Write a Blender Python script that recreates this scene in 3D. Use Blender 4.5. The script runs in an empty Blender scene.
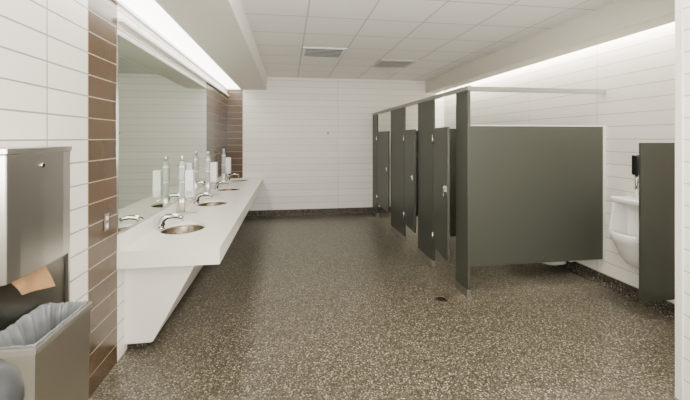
import bpy, bmesh, math, random
from mathutils import Vector, Matrix
random.seed(4)
C = bpy.context.scene.collection
PI = math.pi
def lin(c):
    return tuple(((v/255)/12.92 if v/255 <= .04045 else ((v/255+.055)/1.055)**2.4) for v in c)+(1,)

# ------------------------------------------------------------------ materials
def newmat(name):
    m = bpy.data.materials.new(name); m.use_nodes = True
    nt = m.node_tree; b = nt.nodes['Principled BSDF']
    return m, nt, b
def simple(name, col, rough=.5, metal=0, noise=0.0, nscale=30, bump=0, **kw):
    m, nt, b = newmat(name)
    c = lin(col)
    tc = nt.nodes.new('ShaderNodeTexCoord')
    n = nt.nodes.new('ShaderNodeTexNoise'); n.inputs['Scale'].default_value = nscale; n.inputs['Detail'].default_value = 4
    nt.links.new(tc.outputs['Object'], n.inputs['Vector'])
    r = nt.nodes.new('ShaderNodeValToRGB')
    r.color_ramp.elements[0].position = .3; r.color_ramp.elements[1].position = .7
    r.color_ramp.elements[0].color = tuple(v*(1-noise) for v in c[:3])+(1,)
    r.color_ramp.elements[1].color = tuple(min(1, v*(1+noise)) for v in c[:3])+(1,)
    nt.links.new(n.outputs['Fac'], r.inputs['Fac']); nt.links.new(r.outputs['Color'], b.inputs['Base Color'])
    b.inputs['Roughness'].default_value = rough; b.inputs['Metallic'].default_value = metal
    if bump:
        bp = nt.nodes.new('ShaderNodeBump'); bp.inputs['Strength'].default_value = bump; bp.inputs['Distance'].default_value = .002
        nt.links.new(n.outputs['Fac'], bp.inputs['Height']); nt.links.new(bp.outputs['Normal'], b.inputs['Normal'])
    for k, v in kw.items(): b.inputs[k].default_value = v
    return m
def brushed(name, col, rough=.3):
    m = simple(name, col, rough, 1, noise=.03, nscale=3, **{'Anisotropic': .5})
    return m
def tile(name, axis, off, col, mortar, w=.38, h=.13, rough=.3, var=.03, msize=.004):
    m, nt, b = newmat(name)
    tc = nt.nodes.new('ShaderNodeTexCoord'); sp = nt.nodes.new('ShaderNodeSeparateXYZ'); cb = nt.nodes.new('ShaderNodeCombineXYZ')
    nt.links.new(tc.outputs['Object'], sp.inputs[0])
    ad = nt.nodes.new('ShaderNodeMath'); ad.operation = 'ADD'; ad.inputs[1].default_value = -off + 38*w
    nt.links.new(sp.outputs[axis], ad.inputs[0]); nt.links.new(ad.outputs[0], cb.inputs[0]); nt.links.new(sp.outputs['Z'], cb.inputs[1])
    br = nt.nodes.new('ShaderNodeTexBrick'); br.offset = 0; br.squash = 1
    br.inputs['Scale'].default_value = 1; br.inputs['Brick Width'].default_value = w; br.inputs['Row Height'].default_value = h
    br.inputs['Mortar Size'].default_value = msize; br.inputs['Mortar Smooth'].default_value = .1
    c = lin(col)
    br.inputs['Color1'].default_value = tuple(v*(1-var) for v in c[:3])+(1,)
    br.inputs['Color2'].default_value = tuple(min(1, v*(1+var)) for v in c[:3])+(1,)
    br.inputs['Mortar'].default_value = lin(mortar)
    nt.links.new(cb.outputs[0], br.inputs['Vector']); nt.links.new(br.outputs['Color'], b.inputs['Base Color'])
    bp = nt.nodes.new('ShaderNodeBump'); bp.invert = True; bp.inputs['Strength'].default_value = .3; bp.inputs['Distance'].default_value = .002
    nt.links.new(br.outputs['Fac'], bp.inputs['Height']); nt.links.new(bp.outputs['Normal'], b.inputs['Normal'])
    b.inputs['Roughness'].default_value = rough
    return m
def flake(name, dark=1.0, r0=.27, r1=.34, scale=124):
    m, nt, b = newmat(name)
    tc = nt.nodes.new('ShaderNodeTexCoord')
    v = nt.nodes.new('ShaderNodeTexVoronoi'); v.inputs['Scale'].default_value = scale
    nt.links.new(tc.outputs['Object'], v.inputs['Vector'])
    sp = nt.nodes.new('ShaderNodeSeparateColor'); nt.links.new(v.outputs['Color'], sp.inputs[0])
    r = nt.nodes.new('ShaderNodeValToRGB'); r.color_ramp.interpolation = 'CONSTANT'
    cols = [(0, (50, 45, 36)), (.22, (78, 72, 59)), (.44, (99, 92, 76)), (.66, (62, 57, 46)), (.80, (122, 116, 99)), (.93, (168, 162, 146))]
    el = r.color_ramp.elements
    while len(el) < len(cols): el.new(.5)
    for e, (p, c) in zip(el, cols):
        e.position = p; l = lin(c); e.color = (l[0]*dark, l[1]*dark, l[2]*dark, 1)
    nt.links.new(sp.outputs[0], r.inputs['Fac'])
    n = nt.nodes.new('ShaderNodeTexNoise'); n.inputs['Scale'].default_value = 1.3; n.inputs['Detail'].default_value = 2
    nt.links.new(tc.outputs['Object'], n.inputs['Vector'])
    mr = nt.nodes.new('ShaderNodeMapRange'); mr.inputs['To Min'].default_value = r0; mr.inputs['To Max'].default_value = r1
    nt.links.new(n.outputs['Fac'], mr.inputs['Value']); nt.links.new(mr.outputs['Result'], b.inputs['Roughness'])
    nt.links.new(r.outputs['Color'], b.inputs['Base Color'])
    return m
def emit(name, col, s):
    m, nt, b = newmat(name)
    b.inputs['Base Color'].default_value = lin((240, 240, 235)); b.inputs['Emission Color'].default_value = lin(col); b.inputs['Emission Strength'].default_value = s
    return m

WHITE = (237, 233, 224)
BROWN = (80, 62, 45); BM_ = (168, 154, 134)
M = {
 'tileY': tile('white_tile_side', 'Y', 2.417, (228, 224, 214), (146, 140, 128), msize=.0045),
 'tileR': tile('white_tile_right', 'Y', 2.417, WHITE, (186, 181, 169), w=1.14),
 'tileX': tile('white_tile_back', 'X', -.885, WHITE, (200, 195, 185), w=1.9, rough=.45),
 'brownY': tile('brown_tile_side', 'Y', 2.417, BROWN, BM_, var=.1, msize=.003, rough=.22),
 'brownX': tile('brown_tile_back', 'X', -.885, BROWN, BM_, var=.1, msize=.003, rough=.25),
 'paint': simple('white_paint', (232, 228, 219), .7, noise=.015, nscale=6),
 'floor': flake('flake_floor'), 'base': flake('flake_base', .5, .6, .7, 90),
 'panel': simple('green_grey_partition', (58, 60, 52), .45, noise=.02, nscale=160),
 'alu': brushed('satin_aluminium', (222, 222, 218), .38),
 'trimwhite': simple('light_edge_trim', (206, 205, 198), .4),
 'rail': simple('grey_rail', (142, 141, 135), .4, .3),
 'steel': brushed('brushed_stainless', (208, 205, 199), .29),
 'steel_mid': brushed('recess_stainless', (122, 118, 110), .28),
 'shoe': brushed('shoe_stainless', (165, 162, 154), .35),
 'steel_dark': brushed('bowl_stainless', (122, 110, 96), .26),
 'chrome': simple('chrome', (205, 205, 205), .1, 1),
 'counter': simple('solid_surface', (238, 234, 223), .28, noise=.015, nscale=90),
 'porcelain': simple('porcelain', (241, 239, 234), .12),
 'black': simple('black_plastic', (20, 20, 20), .35),
 'dark': simple('dark_void', (120, 120, 115), .8),
 'grey': simple('grey_plastic', (64, 66, 68), .3),
 'white_plastic': simple('white_plastic', (240, 240, 238), .3),
 'clear': simple('clear_plastic', (236, 237, 235), .1, **{'Alpha': .38}),
 'liner': simple('bin_liner', (140, 143, 144), .2, noise=.18, nscale=14, bump=1, **{'Alpha': .75}),
 'kraft': simple('kraft_paper', (158, 122, 82), .85, noise=.06, nscale=50, bump=.2),
 'mirror': simple('mirror_glass', (206, 216, 205), .03, 1),
 'vent_grey': simple('grille_grey', (205, 202, 195), .6),
 'lamp': emit('lamp_lens', (255, 251, 244), 9),
 'fill_panel': emit('fill_panel_face', (255, 249, 240), 18),  # glow of the added fill panels above the entry side
}
def ceiling_mat():
    m = tile('ceiling_tile', 'X', .19, (246, 244, 238), (205, 202, 194), w=.61, h=.61, rough=.85, var=.012, msize=.009)
    nt = m.node_tree
    for n in nt.nodes:
        if n.type == 'SEPXYZ': sp = n
        if n.type == 'COMBXYZ': cb = n
    ad = nt.nodes.new('ShaderNodeMath'); ad.operation = 'ADD'; ad.inputs[1].default_value = -3.73+.61*20
    nt.links.new(sp.outputs['Y'], ad.inputs[0]); nt.links.new(ad.outputs[0], cb.inputs[1])
    return m
M['ceil'] = ceiling_mat()

# ------------------------------------------------------------------ mesh helpers
def BM(): return bmesh.new()
def box(bm, x0, x1, y0, y1, z0, z1, mi=0):
    vs = [bm.verts.new((x, y, z)) for z in (z0, z1) for y in (y0, y1) for x in (x0, x1)]
    for f in ((0,2,3,1),(4,5,7,6),(0,1,5,4),(2,6,7,3),(0,4,6,2),(1,3,7,5)):
        fc = bm.faces.new([vs[i] for i in f]); fc.material_index = mi
    return bm
def prism(bm, poly, a0, a1, axis='Y'):
    def P(p, a): return (p[0], a, p[1]) if axis == 'Y' else ((p[0], p[1], a) if axis == 'Z' else (a, p[0], p[1]))
    A = [bm.verts.new(P(p, a0)) for p in poly]; B = [bm.verts.new(P(p, a1)) for p in poly]
    n = len(poly)
    bm.faces.new(A); bm.faces.new(B[::-1])
    for i in range(n): bm.faces.new((A[i], B[i], B[(i+1) % n], A[(i+1) % n]))
    bmesh.ops.recalc_face_normals(bm, faces=bm.faces[:])
    return bm
def tube(bm, pts, r, n=12, caps=True):
    pts = [Vector(p) for p in pts]; rs = r if isinstance(r, (list, tuple)) else [r]*len(pts)
    rings = []; up = None
    for i, p in enumerate(pts):
        t = (pts[min(i+1, len(pts)-1)]-pts[max(i-1, 0)]).normalized()
        if up is None: up = t.orthogonal().normalized()
        up = (up-t*up.dot(t)).normalized(); s = t.cross(up)
        rings.append([bm.verts.new(p+(up*math.cos(2*PI*k/n)+s*math.sin(2*PI*k/n))*rs[i]) for k in range(n)])
    for a, b in zip(rings, rings[1:]):
        for k in range(n):
            f = bm.faces.new((a[k], a[(k+1) % n], b[(k+1) % n], b[k])); f.smooth = True
    if caps: bm.faces.new(rings[0][::-1]); bm.faces.new(rings[-1])
    return bm
def loft(bm, rings, cap0=True, cap1=True, smooth=True):
    R = [[bm.verts.new(p) for p in ring] for ring in rings]; n = len(R[0])
    for a, b in zip(R, R[1:]):
        for k in range(n):
            f = bm.faces.new((a[k], a[(k+1) % n], b[(k+1) % n], b[k])); f.smooth = smooth
    if cap0: bm.faces.new(R[0][::-1])
    if cap1: bm.faces.new(R[-1])
    bmesh.ops.recalc_face_normals(bm, faces=bm.faces[:])
    return bm
def ell(cx, cy, z, a, b, n=32, p=2):
    o = []
    for k in range(n):
        t = 2*PI*k/n; c, s = math.cos(t), math.sin(t)
        o.append((cx+a*math.copysign(abs(c)**(2/p), c), cy+b*math.copysign(abs(s)**(2/p), s), z))
    return o
def obj(name, bm, mat, parent=None, bevel=0, seg=2, off=None):
    me = bpy.data.meshes.new(name)
    if off is None and parent is not None and parent.type == 'EMPTY': off = parent.location
    if off is not None: bmesh.ops.translate(bm, verts=bm.verts[:], vec=-Vector(off))
    bm.to_mesh(me); bm.free()
    for mm in (mat if isinstance(mat, list) else [mat]): me.materials.append(mm)
    o = bpy.data.objects.new(name, me); C.objects.link(o)
    if parent: o.parent = parent
    if bevel:
        b = o.modifiers.new('bevel', 'BEVEL'); b.width = bevel; b.segments = seg; b.limit_method = 'ANGLE'
    return o
def thing(name, label, cat, loc, group=None):
    o = bpy.data.objects.new(name, None); C.objects.link(o); o.empty_display_size = .1
    o.location = loc; o['label'] = label; o['category'] = cat
    if group: o['group'] = group
    return o
def solo(name, bm, mat, label, cat, loc, group=None, bevel=0):
    o = obj(name, bm, mat, None, bevel, off=loc); o.location = loc
    o['label'] = label; o['category'] = cat
    if group: o['group'] = group
    return o
def dup(root, loc, label):
    r = root.copy(); C.objects.link(r); r.location = loc; r['label'] = label
    for ch in list(root.children):
        c = ch.copy(); C.objects.link(c); c.parent = r
        for g in list(ch.children):
            d = g.copy(); C.objects.link(d); d.parent = c
    return r
def struct(name, bm, mat, bevel=0):
    o = obj(name, bm, mat, None, bevel); o['kind'] = 'structure'; return o

# ------------------------------------------------------------------ room
XL, XR, YB, YN, ZC, ZS = -1.18, 3.32, 7.55, -1.6, 2.79, 2.53
struct('floor', box(BM(), XL-.1, XR+.1, YN-.1, YB+.1, -.1, 0), M['floor'])
struct('ceiling', box(BM(), XL-.1, XR+.1, YN-.1, YB+.1, ZC, ZC+.1), M['ceil'])
bm = BM()
for a, b, mi in ((YN, 2.417, 0), (2.417, 2.797, 1), (2.797, 5.64, 0), (5.64, YB, 1)):
    if a > 5: box(bm, XL-.1, XL, a, b, 0, 2.40, 1); box(bm, XL-.1, XL, a, b, 2.40, ZC, 0)
    else: box(bm, XL-.1, XL, a, b, 0, ZC, mi)
struct('wall_left', bm, [M['tileY'], M['brownY']])
bm = BM()
box(bm, XL, -.885, YB, YB+.1, 0, ZS, 1); box(bm, XL, -.885, YB, YB+.1, ZS, ZC, 0); box(bm, -.885, XR, YB, YB+.1, 0, ZC, 0)
struct('wall_back', bm, [M['tileX'], M['brownX']])
struct('wall_right', box(BM(), XR, XR+.1, 1.9, YB+.1, 0, ZC), M['tileR'])
struct('wall_entry', box(BM(), 2.33, XR+.1, YN, 1.9, 0, ZC), M['tileR'])
struct('wall_front', box(BM(), XL-.1, XR+.1, YN-.1, YN, 0, ZC), M['tileX'])
def cove(side):
    bm = BM(); h = .125
    if side == 'back': prism(bm, [(YB-.035, 0), (YB, 0), (YB, h), (YB-.003, h), (YB-.006, h-.01), (YB-.009, .05), (YB-.018, .02)], -.935, XR-.04, 'X')
    else: prism(bm, [(XR-.035, 0), (XR, 0), (XR, h), (XR-.003, h), (XR-.006, h-.01), (XR-.009, .05), (XR-.018, .02)], 1.9, YB, 'Y')
    return bm
struct('baseboard_back', cove('back'), M['base']); struct('baseboard_right', cove('right'), M['base'])
struct('trim_1', box(BM(), -.90, -.41, YN, YB, ZS, ZC), M['paint'])
struct('trim_2', box(BM(), 2.90, 3.16, 1.9, YB, ZS, ZC), simple('soffit_paint', (216, 212, 201), .7, noise=.015, nscale=6))
struct('trim_3', box(BM(), 2.318, 2.332, 1.872, 1.912, 0, ZC), simple('corner_guard', (225, 221, 210), .4))

# ------------------------------------------------------------------ lights
t = thing('wall_light', 'long glowing recessed light strip above the mirror and counter', 'light', (-1.04, 4.3, 2.54))
obj('lens', box(BM(), XL+.022, -.922, 1.0, 7.52, 2.535, 2.55), M['lamp'], t)
bm = BM(); box(bm, XL+.001, XL+.021, 1.0, 7.54, 2.51, 2.56); box(bm, -.921, -.901, 1.0, 7.54, 2.53, 2.56)
obj('frame', bm, M['white_plastic'], t)
struct('trim_4', box(BM(), XL+.0005, XL+.035, 2.80, 7.545, 2.385, 2.41), M['paint'], .003)
t = thing('cove_light', 'hidden strip light glowing in the slot above the right wall', 'light', (3.25, 5, 2.72))
obj('housing', box(BM(), 3.19, 3.29, 2.0, 7.5, 2.75, ZC-.001), M['white_plastic'], t)
obj('lens', box(BM(), 3.195, 3.285, 2.02, 7.48, 2.70, 2.75), emit('cove_lens', (255, 249, 238), 88), t, .005)
tr = None
for i, (x, y) in enumerate(((.495, 2.2), (1.9, 2.2), (.495, .2), (1.7, .2))):  # unseen glowing panels added at the ceiling to brighten the room
    if tr is None:
        tr = thing('added_fill_panel', 'square unseen fill panel added over the entry side', 'light', (x, y, ZC), 'added fill panels over the entry')
        obj('frame', box(BM(), x-.30, x+.30, y-.30, y+.30, ZC-.012, ZC-.001), M['white_plastic'], tr)
        obj('diffuser', box(BM(), x-.27, x+.27, y-.27, y+.27, ZC-.018, ZC-.012), M['fill_panel'], tr)
    else: dup(tr, (x, y, ZC), 'square unseen fill panel added over the entry side')
def area(name, loc, target, sx, sy, power):
    l = bpy.data.lights.new(name, 'AREA'); l.shape = 'RECTANGLE'; l.size = sx; l.size_y = sy; l.energy = power; l.color = (1, .98, .95)
    o = bpy.data.objects.new(name, l); C.objects.link(o); o.location = loc
    o.rotation_euler = (Vector(target)-Vector(loc)).to_track_quat('-Z', 'Y').to_euler()
area('bounce_fill', (.9, -.5, 1.75), (1.1, 3.4, 4.6), 2.2, 1.4, 215)  # unseen fill added behind the camera, aimed up to lift the ceiling

# ------------------------------------------------------------------ vents
def vent(x, y, label, blades, mat, mat2):
    t = thing('ceiling_vent', label, 'vent', (x, y, ZC))
    h = .295; bm = BM()
    for a in ((x-h, x+h, y-h, y-h+.035), (x-h, x+h, y+h-.035, y+h), (x-h, x-h+.035, y-h+.035, y+h-.035), (x+h-.035, x+h, y-h+.035, y+h-.035)):
        box(bm, *a, ZC-.016, ZC-.001)
    obj('frame', bm, mat, t, .002)
    obj('backing', box(BM(), x-h+.034, x+h-.034, y-h+.034, y+h-.034, ZC-.004, ZC-.0015), mat2, t)
    for k in range(blades):
        yy = y-h+.05+k*(2*h-.1)/(blades-1)
        bm = BM(); prism(bm, [(yy-.014, ZC-.016), (yy-.010, ZC-.018), (yy+.014, ZC-.006), (yy+.010, ZC-.004)], x-h+.035, x+h-.035, 'X')
        obj('slat', bm, mat, t)
vent(.495, 5.255, 'white louvred air diffuser with dark gaps in ceiling', 7, M['white_plastic'], M['dark'])
vent(1.715, 5.865, 'flat grey return grille set in ceiling near the stalls', 12, M['vent_grey'], simple('grille_back', (200, 197, 190), .8))

# ------------------------------------------------------------------ vanity
ZT = .775; CX0, CX1, CY0, CY1 = XL+.001, -.49, 2.79, YB-.002; AP = .12
van = thing('vanity_counter', 'long white solid surface vanity counter along the left wall', 'counter', (-.84, 5.17, 0))
SY = [3.45, 4.72, 5.98, 7.20]; SX = -.915; SA, SB = .185, .225
bounds = [CY0, 4.085, 5.35, 6.6, CY1]
bm = BM()
for i, cy in enumerate(SY):
    y0, y1 = bounds[i], bounds[i+1]
    angs = [2*PI*k/48 for k in range(48)]+[math.atan2(yy-cy, xx-SX) % (2*PI) for xx in (CX0, CX1) for yy in (y0, y1)]
    angs = sorted(set(round(a, 6) for a in angs))
    E, R, D = [], [], []
    for a in angs:
        c, s = math.cos(a), math.sin(a)
        tt = min([(CX1-SX)/c if c > 1e-9 else 1e9, (CX0-SX)/c if c < -1e-9 else 1e9, (y1-cy)/s if s > 1e-9 else 1e9, (y0-cy)/s if s < -1e-9 else 1e9])
        R.append(bm.verts.new((SX+c*tt, cy+s*tt, ZT)))
        k = 1/math.sqrt((c/SA)**2+(s/SB)**2)
        E.append(bm.verts.new((SX+c*k, cy+s*k, ZT))); D.append(bm.verts.new((SX+c*k, cy+s*k, ZT-.025)))
    n = len(angs)
    for k in range(n):
        j = (k+1) % n
        bm.faces.new((E[k], R[k], R[j], E[j])); f = bm.faces.new((D[k], E[k], E[j], D[j])); f.smooth = True
bmesh.ops.remove_doubles(bm, verts=bm.verts[:], dist=1e-5)
obj('countertop', bm, M['counter'], van)
bm = BM(); box(bm, CX1-.02, CX1, CY0, CY1, ZT-AP, ZT-.0005); box(bm, CX0, CX1-.0205, CY0, CY0+.02, ZT-AP, ZT-.0005)
obj('apron', bm, M['counter'], van)
obj('underside', box(BM(), CX0, CX1-.021, CY0+.021, CY0+.13, ZT-AP, ZT-AP+.005), M['counter'], van)
obj('backsplash', box(BM(), CX0, CX0+.02, CY0, CY1, ZT+.0005, ZT+.115), M['counter'], van, .002)
E0 = CY0+.12; ZU = ZT-AP-.001
bm = BM(); prism(bm, [(CX0, .07), (-.985, .07), (-.67, ZU), (CX0, ZU)], E0, E0+.025)
obj('end_panel', bm, M['counter'], van)
bm = BM(); prism(bm, [(-1.005, .07), (-.985, .07), (-.67, ZU), (-.69, ZU)], E0+.026, CY1)
obj('access_panel', bm, M['counter'], van)
obj('base_panel', box(BM(), CX0, -1.007, E0+.03, CY1, .05, .07), M['counter'], van)
bm = BM(); box(bm, CX0, -1.02, E0+.05, CY1, 0, .05); obj('plinth', bm, M['base'], van)

def sink(cy, label):
    t = thing('sink', label, 'sink', (SX, cy, ZT-.16), 'oval sinks set in the white counter')
    rings = []
    for f, z in ((1.06, ZT-.0255), (1.0, ZT-.026), (.985, ZT-.04), (.95, ZT-.075), (.86, ZT-.11), (.66, ZT-.138), (.35, ZT-.150), (.11, ZT-.153)):
        rings.append(ell(SX, cy, z, SA*f, SB*f, 40))
    obj('bowl', loft(BM(), rings, False, False), M['steel_dark'], t)
    bm = BM(); loft(bm, [ell(SX, cy, ZT-.16, .028, .028, 24), ell(SX, cy, ZT-.151, .028, .028, 24), ell(SX, cy, ZT-.149, .022, .022, 24), ell(SX, cy, ZT-.153, .014, .014, 24)])
    obj('drain', bm, M['chrome'], t)
    return t
s0 = sink(SY[0], 'oval stainless undermount sink nearest the camera')
for y, l in zip(SY[1:], ('oval stainless sink just beyond the nearest dispenser tower', 'third oval stainless sink from the near end of counter', 'farthest oval stainless sink, next to the back wall')):
    dup(s0, (SX, y, ZT-.16), l)

FX = -1.10
def faucet(cy, label):
    x = FX
    t = thing('faucet', label, 'faucet', (x, cy, ZT), 'faucets behind the counter sinks')
    obj('base', loft(BM(), [ell(x, cy, ZT+.0005, .036, .036, 24), ell(x, cy, ZT+.008, .036, .036, 24), ell(x, cy, ZT+.013, .029, .029, 24)]), M['chrome'], t)
    bm = BM()
    tube(bm, [(x, cy, ZT+.013), (x+.003, cy, ZT+.05), (x+.015, cy, ZT+.080), (x+.05, cy, ZT+.105), (x+.11, cy, ZT+.110), (x+.16, cy, ZT+.100), (x+.185, cy, ZT+.087)], [.027, .026, .026, .024, .021, .018, .016], 16)
    obj('spout', bm, M['chrome'], t)
    obj('sensor', box(BM(), x+.028, x+.034, cy-.009, cy+.009, ZT+.030, ZT+.05), M['black'], t)
    bm = BM(); tube(bm, [(x+.178, cy, ZT+.078), (x+.180, cy, ZT+.064)], .010, 12); obj('aerator', bm, M['steel'], t)
    return t
f0 = faucet(SY[0], 'chrome sensor faucet at the nearest sink')
for y, l in zip(SY[1:], ('chrome sensor faucet at the second sink from camera', 'chrome sensor faucet at the third sink from camera', 'chrome sensor faucet at the farthest sink')):
    dup(f0, (FX, y, ZT), l)

TX = -1.095
def tower(cy, label):
    x = TX
    t = thing('soap_dispenser', label, 'dispenser', (x, cy, ZT), 'tall dispensers standing on the counter')
    obj('base', box(BM(), x-.040, x+.045, cy-.045, cy+.045, ZT+.0005, ZT+.02), M['steel'], t, .006)
    obj('column', loft(BM(), [ell(x, cy, ZT+.02, .030, .028, 24, 3), ell(x, cy, ZT+.16, .030, .028, 24, 3), ell(x, cy, ZT+.165, .027, .024, 24, 3)]), M['alu'], t)
    obj('reservoir', loft(BM(), [ell(x, cy, ZT+.166, .033, .030, 24, 3), ell(x, cy, ZT+.50, .033, .030, 24, 3), ell(x, cy, ZT+.53, .027, .025, 24, 2.5), ell(x, cy, ZT+.555, .020, .020, 24)]), M['clear'], t)
    obj('inner_tube', tube(BM(), [(x, cy, ZT+.17), (x, cy, ZT+.55)], .008, 10), M['alu'], t)
    for z in (.166, .33, .49):
        obj('clip_ring', loft(BM(), [ell(x, cy, ZT+z, .036, .033, 24, 3), ell(x, cy, ZT+z+.012, .036, .033, 24, 3)], False, False), M['alu'], t)
    obj('cap', loft(BM(), [ell(x, cy, ZT+.556, .021, .021, 24), ell(x, cy, ZT+.60, .020, .020, 24), ell(x, cy, ZT+.61, .014, .014, 24)]), M['alu'], t)
    db = obj('dispenser_box', box(BM(), x+.038, x+.120, cy-.045, cy+.045, ZT+.185, ZT+.46), M['white_plastic'], t, .010, 3)
    obj('push_bar', box(BM(), x+.050, x+.110, cy-.0535, cy-.0455, ZT+.20, ZT+.25), M['alu'], db, .003, off=t.location)
    obj('drip_tray', box(BM(), x+.046, x+.14, cy-.035, cy+.035, ZT+.0005, ZT+.014), M['steel'], t, .003)
    bm = BM(); tube(bm, [(x+.03, cy, ZT+.145), (x+.065, cy, ZT+.155), (x+.09, cy, ZT+.145), (x+.095, cy, ZT+.125)], .009, 10)
    obj('nozzle', bm, M['chrome'], t)
    return t
tw = tower(4.085, 'tall clear and white dispenser tower nearest the camera')
dup(tw, (TX, 5.35, ZT), 'middle one of three clear and white dispenser towers')
dup(tw, (TX, 6.6, ZT), 'tall clear and white dispenser tower nearest the back wall')

t = thing('mirror', 'long frameless wall mirror above the white counter', 'mirror', (XL, 4.21, .90))
obj('glass', box(BM(), XL+.001, XL+.007, 2.80, 5.63, .905, 2.29), M['mirror'], t)
bm = BM(); box(bm, XL+.001, XL+.012, 2.80, 5.63, .895, .9045); box(bm, XL+.001, XL+.012, 2.80, 5.63, 2.2905, 2.30)
obj('edge_channel', bm, M['alu'], t)

# ------------------------------------------------------------------ paper towel unit, bin
t = thing('towel_dispenser', 'brushed stainless paper towel dispenser cabinet on left wall', 'dispenser', (XL, 1.81, .3))
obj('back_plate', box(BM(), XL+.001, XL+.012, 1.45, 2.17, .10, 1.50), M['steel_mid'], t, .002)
bm = BM()
pl = [(XL+.013, 1.60), (XL+.085, 1.60), (XL+.103, 1.615), (XL+.110, 1.68), (XL+.112, 1.82), (XL+.110, 1.97), (XL+.103, 2.04), (XL+.085, 2.055), (XL+.013, 2.055)]
prism(bm, pl, 1.00, 1.505, 'Z'); obj('cover', bm, M['steel'], t, .004)
bm = BM(); prism(bm, [(p[0]+(.006 if p[0] > XL+.05 else 0), p[1]+(.005 if p[1] > 1.81 else -.005)) for p in pl], 1.506, 1.53, 'Z'); obj('top_cap', bm, M['steel'], t, .003)
obj('lock', tube(BM(), [(XL+.110, 1.81, 1.45), (XL+.118, 1.81, 1.45)], .010, 14), M['chrome'], t)
obj('slot', box(BM(), XL+.03, XL+.08, 1.66, 1.97, .994, .9995), M['black'], t)
bm = BM(); box(bm, XL+.001, XL+.025, 2.171, 2.185, .10, 1.50)
obj('side_frame', bm, M['steel'], t)
bm = BM(); N = 12
g = []
for j in range(7):
    row = []
    for i in range(N+1):
        u = i/N; v = j/6
        y = 1.69+.22*u+.02*v; z = .993-(.07+.05*u)*v
        row.append(bm.verts.new((XL+.060+.03*v+.008*math.sin(u*6+v*2), y, z)))
    g.append(row)
for a, b in zip(g, g[1:]):
    for i in range(N): f = bm.faces.new((a[i], a[i+1], b[i+1], b[i])); f.smooth = True
solo('paper_towel', bm, M['kraft'], 'brown paper towel sheet hanging from the stainless dispenser', 'paper towel', (XL+.08, 1.78, .95))
BX0, BX1, BY0, BY1, BZ = XL+.014, -.95, 1.57, 1.97, .772
t = thing('waste_bin', 'stainless waste receptacle below the towel dispenser', 'bin', ((BX0+BX1)/2, 1.77, .02))
bm = BM(); w = .004
def rect(x0, x1, y0, y1, z): return [(x0, y0, z), (x1, y0, z), (x1, y1, z), (x0, y1, z)]
loft(bm, [rect(BX0, BX1-.01, BY0+.006, BY1-.006, .10), rect(BX0, BX1, BY0, BY1, BZ), rect(BX0+w, BX1-w, BY0+w, BY1-w, BZ), rect(BX0+w, BX1-.01-w, BY0+.006+w, BY1-.006-w, .104)], smooth=False)
obj('body', bm, M['steel'], t)
bm = BM()
loft(bm, [rect(BX0, BX1+.005, BY0-.005, BY1+.005, BZ-.025), rect(BX0, BX1+.005, BY0-.005, BY1+.005, BZ-.003), rect(BX0, BX1+.001, BY0-.001, BY1+.001, BZ-.003), rect(BX0, BX1+.001, BY0-.001, BY1+.001, BZ-.025)], False, False, False)
obj('band', bm, M['alu'], t)
def sq(m, z, amp, n=160, seed=0):
    rnd = random.Random(seed); ph = [rnd.uniform(0, 6) for _ in range(4)]
    o = []; cx, cy = (BX0+BX1)/2, (BY0+BY1)/2; a, b = (BX1-BX0)/2+m, (BY1-BY0)/2+m
    for k in range(n):
        tt = 2*PI*k/n; c, s = math.cos(tt), math.sin(tt); q = max(abs(c), abs(s))
        j = amp*(math.sin(9*tt+ph[0])+math.sin(17*tt+ph[1])+.7*math.sin(29*tt+ph[2])+.7*math.sin(43*tt+ph[3]))
        o.append((max(BX0+.001, cx+a*c/q+j*c), cy+b*s/q+j*s, z+j*1.2))
    return o
bm = BM()
loft(bm, [sq(-.009, BZ-.015, .0005, seed=1), sq(-.007, BZ+.005, .0006, seed=1), sq(-.009, BZ+.009, .0014, seed=3), sq(-.013, BZ+.004, .0015, seed=3), sq(-.020, BZ-.015, .004, seed=3), sq(-.034, BZ-.07, .007, seed=3), sq(-.048, BZ-.2, .009, seed=5), sq(-.065, BZ-.4, .007, seed=6)], False, True)
solo('bin_liner', bm, M['liner'], 'crumpled grey plastic bag lining the stainless waste receptacle', 'bin bag', ((BX0+BX1)/2, 1.77, .37))

x, y = -.90, 1.17
t = thing('round_bin', 'dark grey round topped bin at the bottom left corner', 'bin', (x, y, 0))
obj('body', loft(BM(), [ell(x, y, 0, .115, .115, 40), ell(x, y, .01, .12, .12, 40), ell(x, y, .80, .135, .135, 40)]), M['grey'], t)
obj('lid', loft(BM(), [ell(x, y, .801, .140, .140, 40), ell(x, y, .83, .140, .140, 40), ell(x, y, .87, .130, .130, 40), ell(x, y, .905, .10, .10, 40), ell(x, y, .925, .06, .06, 40), ell(x, y, .93, .02, .02, 40)]), M['grey'], t)
obj('rim_band', loft(BM(), [ell(x, y, .785, .1365, .1365, 40), ell(x, y, .80, .1375, .1375, 40)], False, False), M['alu'], t)

yc = 2.635
t = thing('switch_plate', 'small stainless outlet plate on the near brown tile band', 'outlet', (XL, yc, 1.02))
obj('plate', box(BM(), XL+.001, XL+.007, yc-.03, yc+.03, .965, 1.075), M['shoe'], t, .002)
for z in (.995, 1.045): obj('socket', box(BM(), XL+.007, XL+.009, yc-.013, yc+.013, z-.013, z+.013), M['white_plastic'], t, .002)

t = thing('wall_hook', 'small chrome hook on the white back wall', 'hook', (.81, YB, 1.67))
obj('plate', tube(BM(), [(.81, YB-.001, 1.67), (.81, YB-.012, 1.67)], .028, 20), M['shoe'], t)
obj('peg', tube(BM(), [(.81, YB-.012, 1.67), (.81, YB-.05, 1.668), (.81, YB-.075, 1.69)], [.012, .012, .016], 12), M['shoe'], t)

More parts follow.
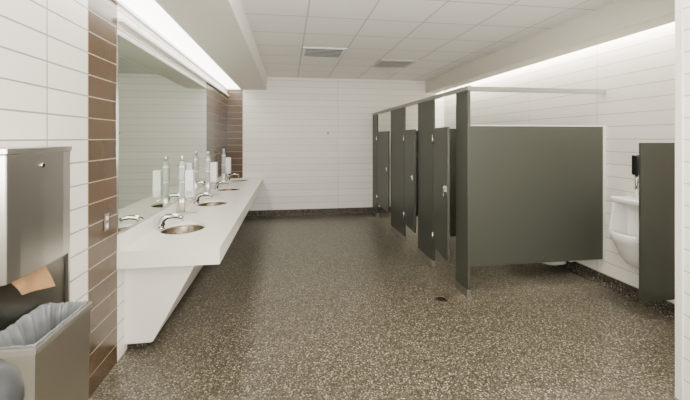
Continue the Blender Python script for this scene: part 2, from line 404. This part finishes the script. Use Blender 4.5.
# ------------------------------------------------------------------ stall partition
SXF = 1.76
st = thing('toilet_partition', 'dark green grey toilet stall partition row with three doors', 'stall partition', (SXF, 5.5, 0))
ZP = 2.04
for y0, y1 in ((3.41, 3.67), (4.29, 4.82), (5.43, 6.17), (7.17, YB-.002)):
    p = obj('pilaster', box(BM(), SXF-.015, SXF+.015, y0, y1, .001, ZP), M['panel'], st, .002)
    s = obj('shoe', box(BM(), SXF-.020, SXF+.020, y0-.003, min(y1+.003, YB-.001), .0005, .075), M['shoe'], p, .002, off=st.location)
for y in (3.458, 4.55, 5.80):
    p = obj('side_panel', box(BM(), SXF+.022, XR-.012, y-.0125, y+.0125, .29, 1.69), M['panel'], st, .002)
    bm = BM(); box(bm, XR-.035, XR-.001, y-.017, y-.0130, .28, 1.70); box(bm, XR-.035, XR-.001, y+.0130, y+.017, .28, 1.70); box(bm, XR-.008, XR-.001, y-.0129, y+.0129, .28, 1.70)
    obj('wall_channel', bm, M['trimwhite'], p, off=st.location)
    obj('top_edge', box(BM(), SXF+.023, XR-.036, y-.0145, y+.0145, 1.6905, 1.703), M['trimwhite'], p, off=st.location)
obj('head_rail', box(BM(), SXF-.02, SXF+.02, 3.40, YB-.002, ZP+.001, ZP+.045), M['rail'], st, .003)
obj('side_rail', box(BM(), SXF+.0205, XR-.001, 3.44, 3.476, ZP-.004, ZP+.044), M['rail'], st, .003)
def door(yh, w, a, z0=.27, z1=1.69):
    d = obj('door', box(BM(), -.0125, .0125, -w, -.004, z0, z1), M['panel'], st, .002, off=(0, 0, 0))
    d.location = Vector((SXF, yh, 0))-st.location; d.rotation_euler = (0, 0, math.radians(a))
    for z in (z0+.12, z1-.14):
        obj('hinge', tube(BM(), [(-.020, -.002, z-.06), (-.020, -.002, z+.06)], .011, 10), M['chrome'], d, off=(0, 0, 0))
    obj('latch', box(BM(), -.034, -.013, -w+.01, -w+.06, .99, 1.06), M['chrome'], d, .003, off=(0, 0, 0))
    obj('door_pull', tube(BM(), [(-.013, -w+.07, .93), (-.035, -w+.07, .94), (-.035, -w+.07, 1.04), (-.013, -w+.07, 1.05)], .005, 8), M['chrome'], d, off=(0, 0, 0))
door(4.285, .56, -7, .25); door(5.425, .57, -4); door(7.165, .95, -2)

# ------------------------------------------------------------------ toilet in first stall
ty = 3.98; zt = .42
t = thing('toilet', 'white wall hung toilet seen under the first stall panel', 'toilet', (3.0, ty, .08))
rings = []
for x1, hw, z in ((3.00, .09, .085), (2.95, .11, .10), (2.86, .14, .16), (2.76, .165, .24), (2.67, .18, .34), (2.64, .185, zt)):
    xb = XR-.06; cx = (x1+xb)/2; rings.append(ell(cx, ty, z, (xb-x1)/2, hw, 40, 2.6))
xb = XR-.06; cx = (2.64+xb)/2
rings += [ell(cx, ty, zt+.001, (xb-2.64)/2-.05, .14, 40), ell(cx-.02, ty, .28, .14, .08, 40), ell(cx-.02, ty, .22, .06, .04, 40)]
obj('bowl', loft(BM(), rings), M['porcelain'], t)
obj('mount', box(BM(), XR-.10, XR-.04, ty-.15, ty+.15, .13, .40), M['porcelain'], t, .015, 3)
obj('wall_plate', box(BM(), XR-.039, XR-.001, ty-.15, ty+.15, .14, .40), M['porcelain'], t, .004)
bm = BM(); R1 = [ell(2.87, ty, z, .235, .19, 40) for z in (zt+.004, zt+.024)]; R2 = [ell(2.87, ty, z, .165, .12, 40) for z in (zt+.024, zt+.004)]
loft(bm, R1+R2+[R1[0]], False, False); obj('seat', bm, M['white_plastic'], t)
bm = BM(); tube(bm, [(XR-.09, ty, zt-.02), (XR-.09, ty, .80)], .016, 12); tube(bm, [(XR-.09, ty, .70), (XR-.001, ty, .70)], .016, 12)
obj('flush_valve', bm, M['chrome'], t)

# ------------------------------------------------------------------ urinal
uy = 3.04
t = thing('urinal', 'white wall hung urinal between the stall and dark divider', 'urinal', (3.2, uy, .34))
def uring(z, dep, hw, n=28):
    o = [(XR-.001, uy-hw, z)]
    for k in range(n+1):
        a = -PI/2+PI*k/n
        o.append((XR-.03-(dep-.03)*abs(math.cos(a))**.6, uy+hw*math.copysign(abs(math.sin(a))**.85, a), z))
    o.append((XR-.001, uy+hw, z))
    return o
prof = [(.345, .07, .06), (.365, .11, .09), (.42, .155, .13), (.51, .20, .152), (.58, .24, .162), (.605, .265, .166), (.665, .27, .168), (.675, .262, .162)]
bm = BM(); loft(bm, [uring(*p) for p in prof]+[uring(.67, .23, .135), uring(.57, .17, .11), uring(.47, .11, .07)])
obj('basin', bm, M['porcelain'], t)
bm = BM()
def wing(z, dep, hw, th=.03):
    o = [(XR-.001, uy-hw), (XR-dep, uy-hw), (XR-dep, uy-hw+th), (XR-.05, uy-hw+th+.03), (XR-.05, uy+hw-th-.03), (XR-dep, uy+hw-th), (XR-dep, uy+hw), (XR-.001, uy+hw)]
    return [(p[0], p[1], z) for p in o]
loft(bm, [wing(.62, .215, .164), wing(.70, .21, .164), wing(.78, .195, .162), wing(.88, .185, .160), wing(.95, .18, .158)], smooth=False)
obj('shield', bm, M['porcelain'], t, .012, 3)
obj('top_ledge', box(BM(), XR-.195, XR-.001, uy-.162, uy+.162, .951, 1.0), M['porcelain'], t, .018, 4)
bm = BM(); tube(bm, [(XR-.06, uy, 1.0), (XR-.06, uy, 1.24)], .014, 14); tube(bm, [(XR-.06, uy, 1.15), (XR-.001, uy, 1.15)], .015, 14)
obj('flush_pipe', bm, M['chrome'], t)
obj('flush_sensor', box(BM(), XR-.09, XR-.03, uy-.03, uy+.03, 1.22, 1.41), M['black'], t, .012, 3)
obj('strainer', loft(BM(), [ell(XR-.08, uy, .472, .03, .03, 20), ell(XR-.08, uy, .477, .028, .028, 20)]), M['steel'], t)

t = thing('urinal_divider', 'dark green grey urinal privacy screen on the right wall', 'divider', (3.1, 2.70, .2))
obj('screen', box(BM(), 2.93, XR-.004, 2.69, 2.715, .19, 1.53), M['panel'], t, .004)
for z in (.33, 1.36): obj('bracket', box(BM(), XR-.04, XR-.001, 2.684, 2.6895, z-.03, z+.03), M['alu'], t)

x, y = 1.47, 3.42
t = thing('floor_drain', 'small round metal floor drain near the first stall', 'drain', (x, y, 0))
bm = BM(); loft(bm, [ell(x, y, .0005, .062, .062, 32), ell(x, y, .004, .060, .060, 32), ell(x, y, .004, .048, .048, 32)], True, False); obj('ring', bm, M['steel_mid'], t)
bm = BM(); loft(bm, [ell(x, y, .001, .047, .047, 32), ell(x, y, .003, .047, .047, 32)]); obj('grate', bm, simple('drain_grate', (92, 78, 60), .4, .8), t)
for k in range(5): obj('slot', box(BM(), x-.032, x+.032, y-.026+k*.012, y-.022+k*.012, .003, .0036), M['black'], t)

# ------------------------------------------------------------------ world + camera
w = bpy.data.worlds.new('world'); bpy.context.scene.world = w; w.use_nodes = True
w.node_tree.nodes['Background'].inputs[0].default_value = (.8, .8, .78, 1); w.node_tree.nodes['Background'].inputs[1].default_value = .3
cd = bpy.data.cameras.new('camera'); cam = bpy.data.objects.new('camera', cd); C.objects.link(cam)
cam.location = (0, 0, 1.57); cam.rotation_euler = (PI/2, 0, -math.atan(57/370))
cd.sensor_width = 36; cd.lens = 370/690*36; cd.shift_y = -62/690; cd.clip_start = .02
bpy.context.scene.camera = cam
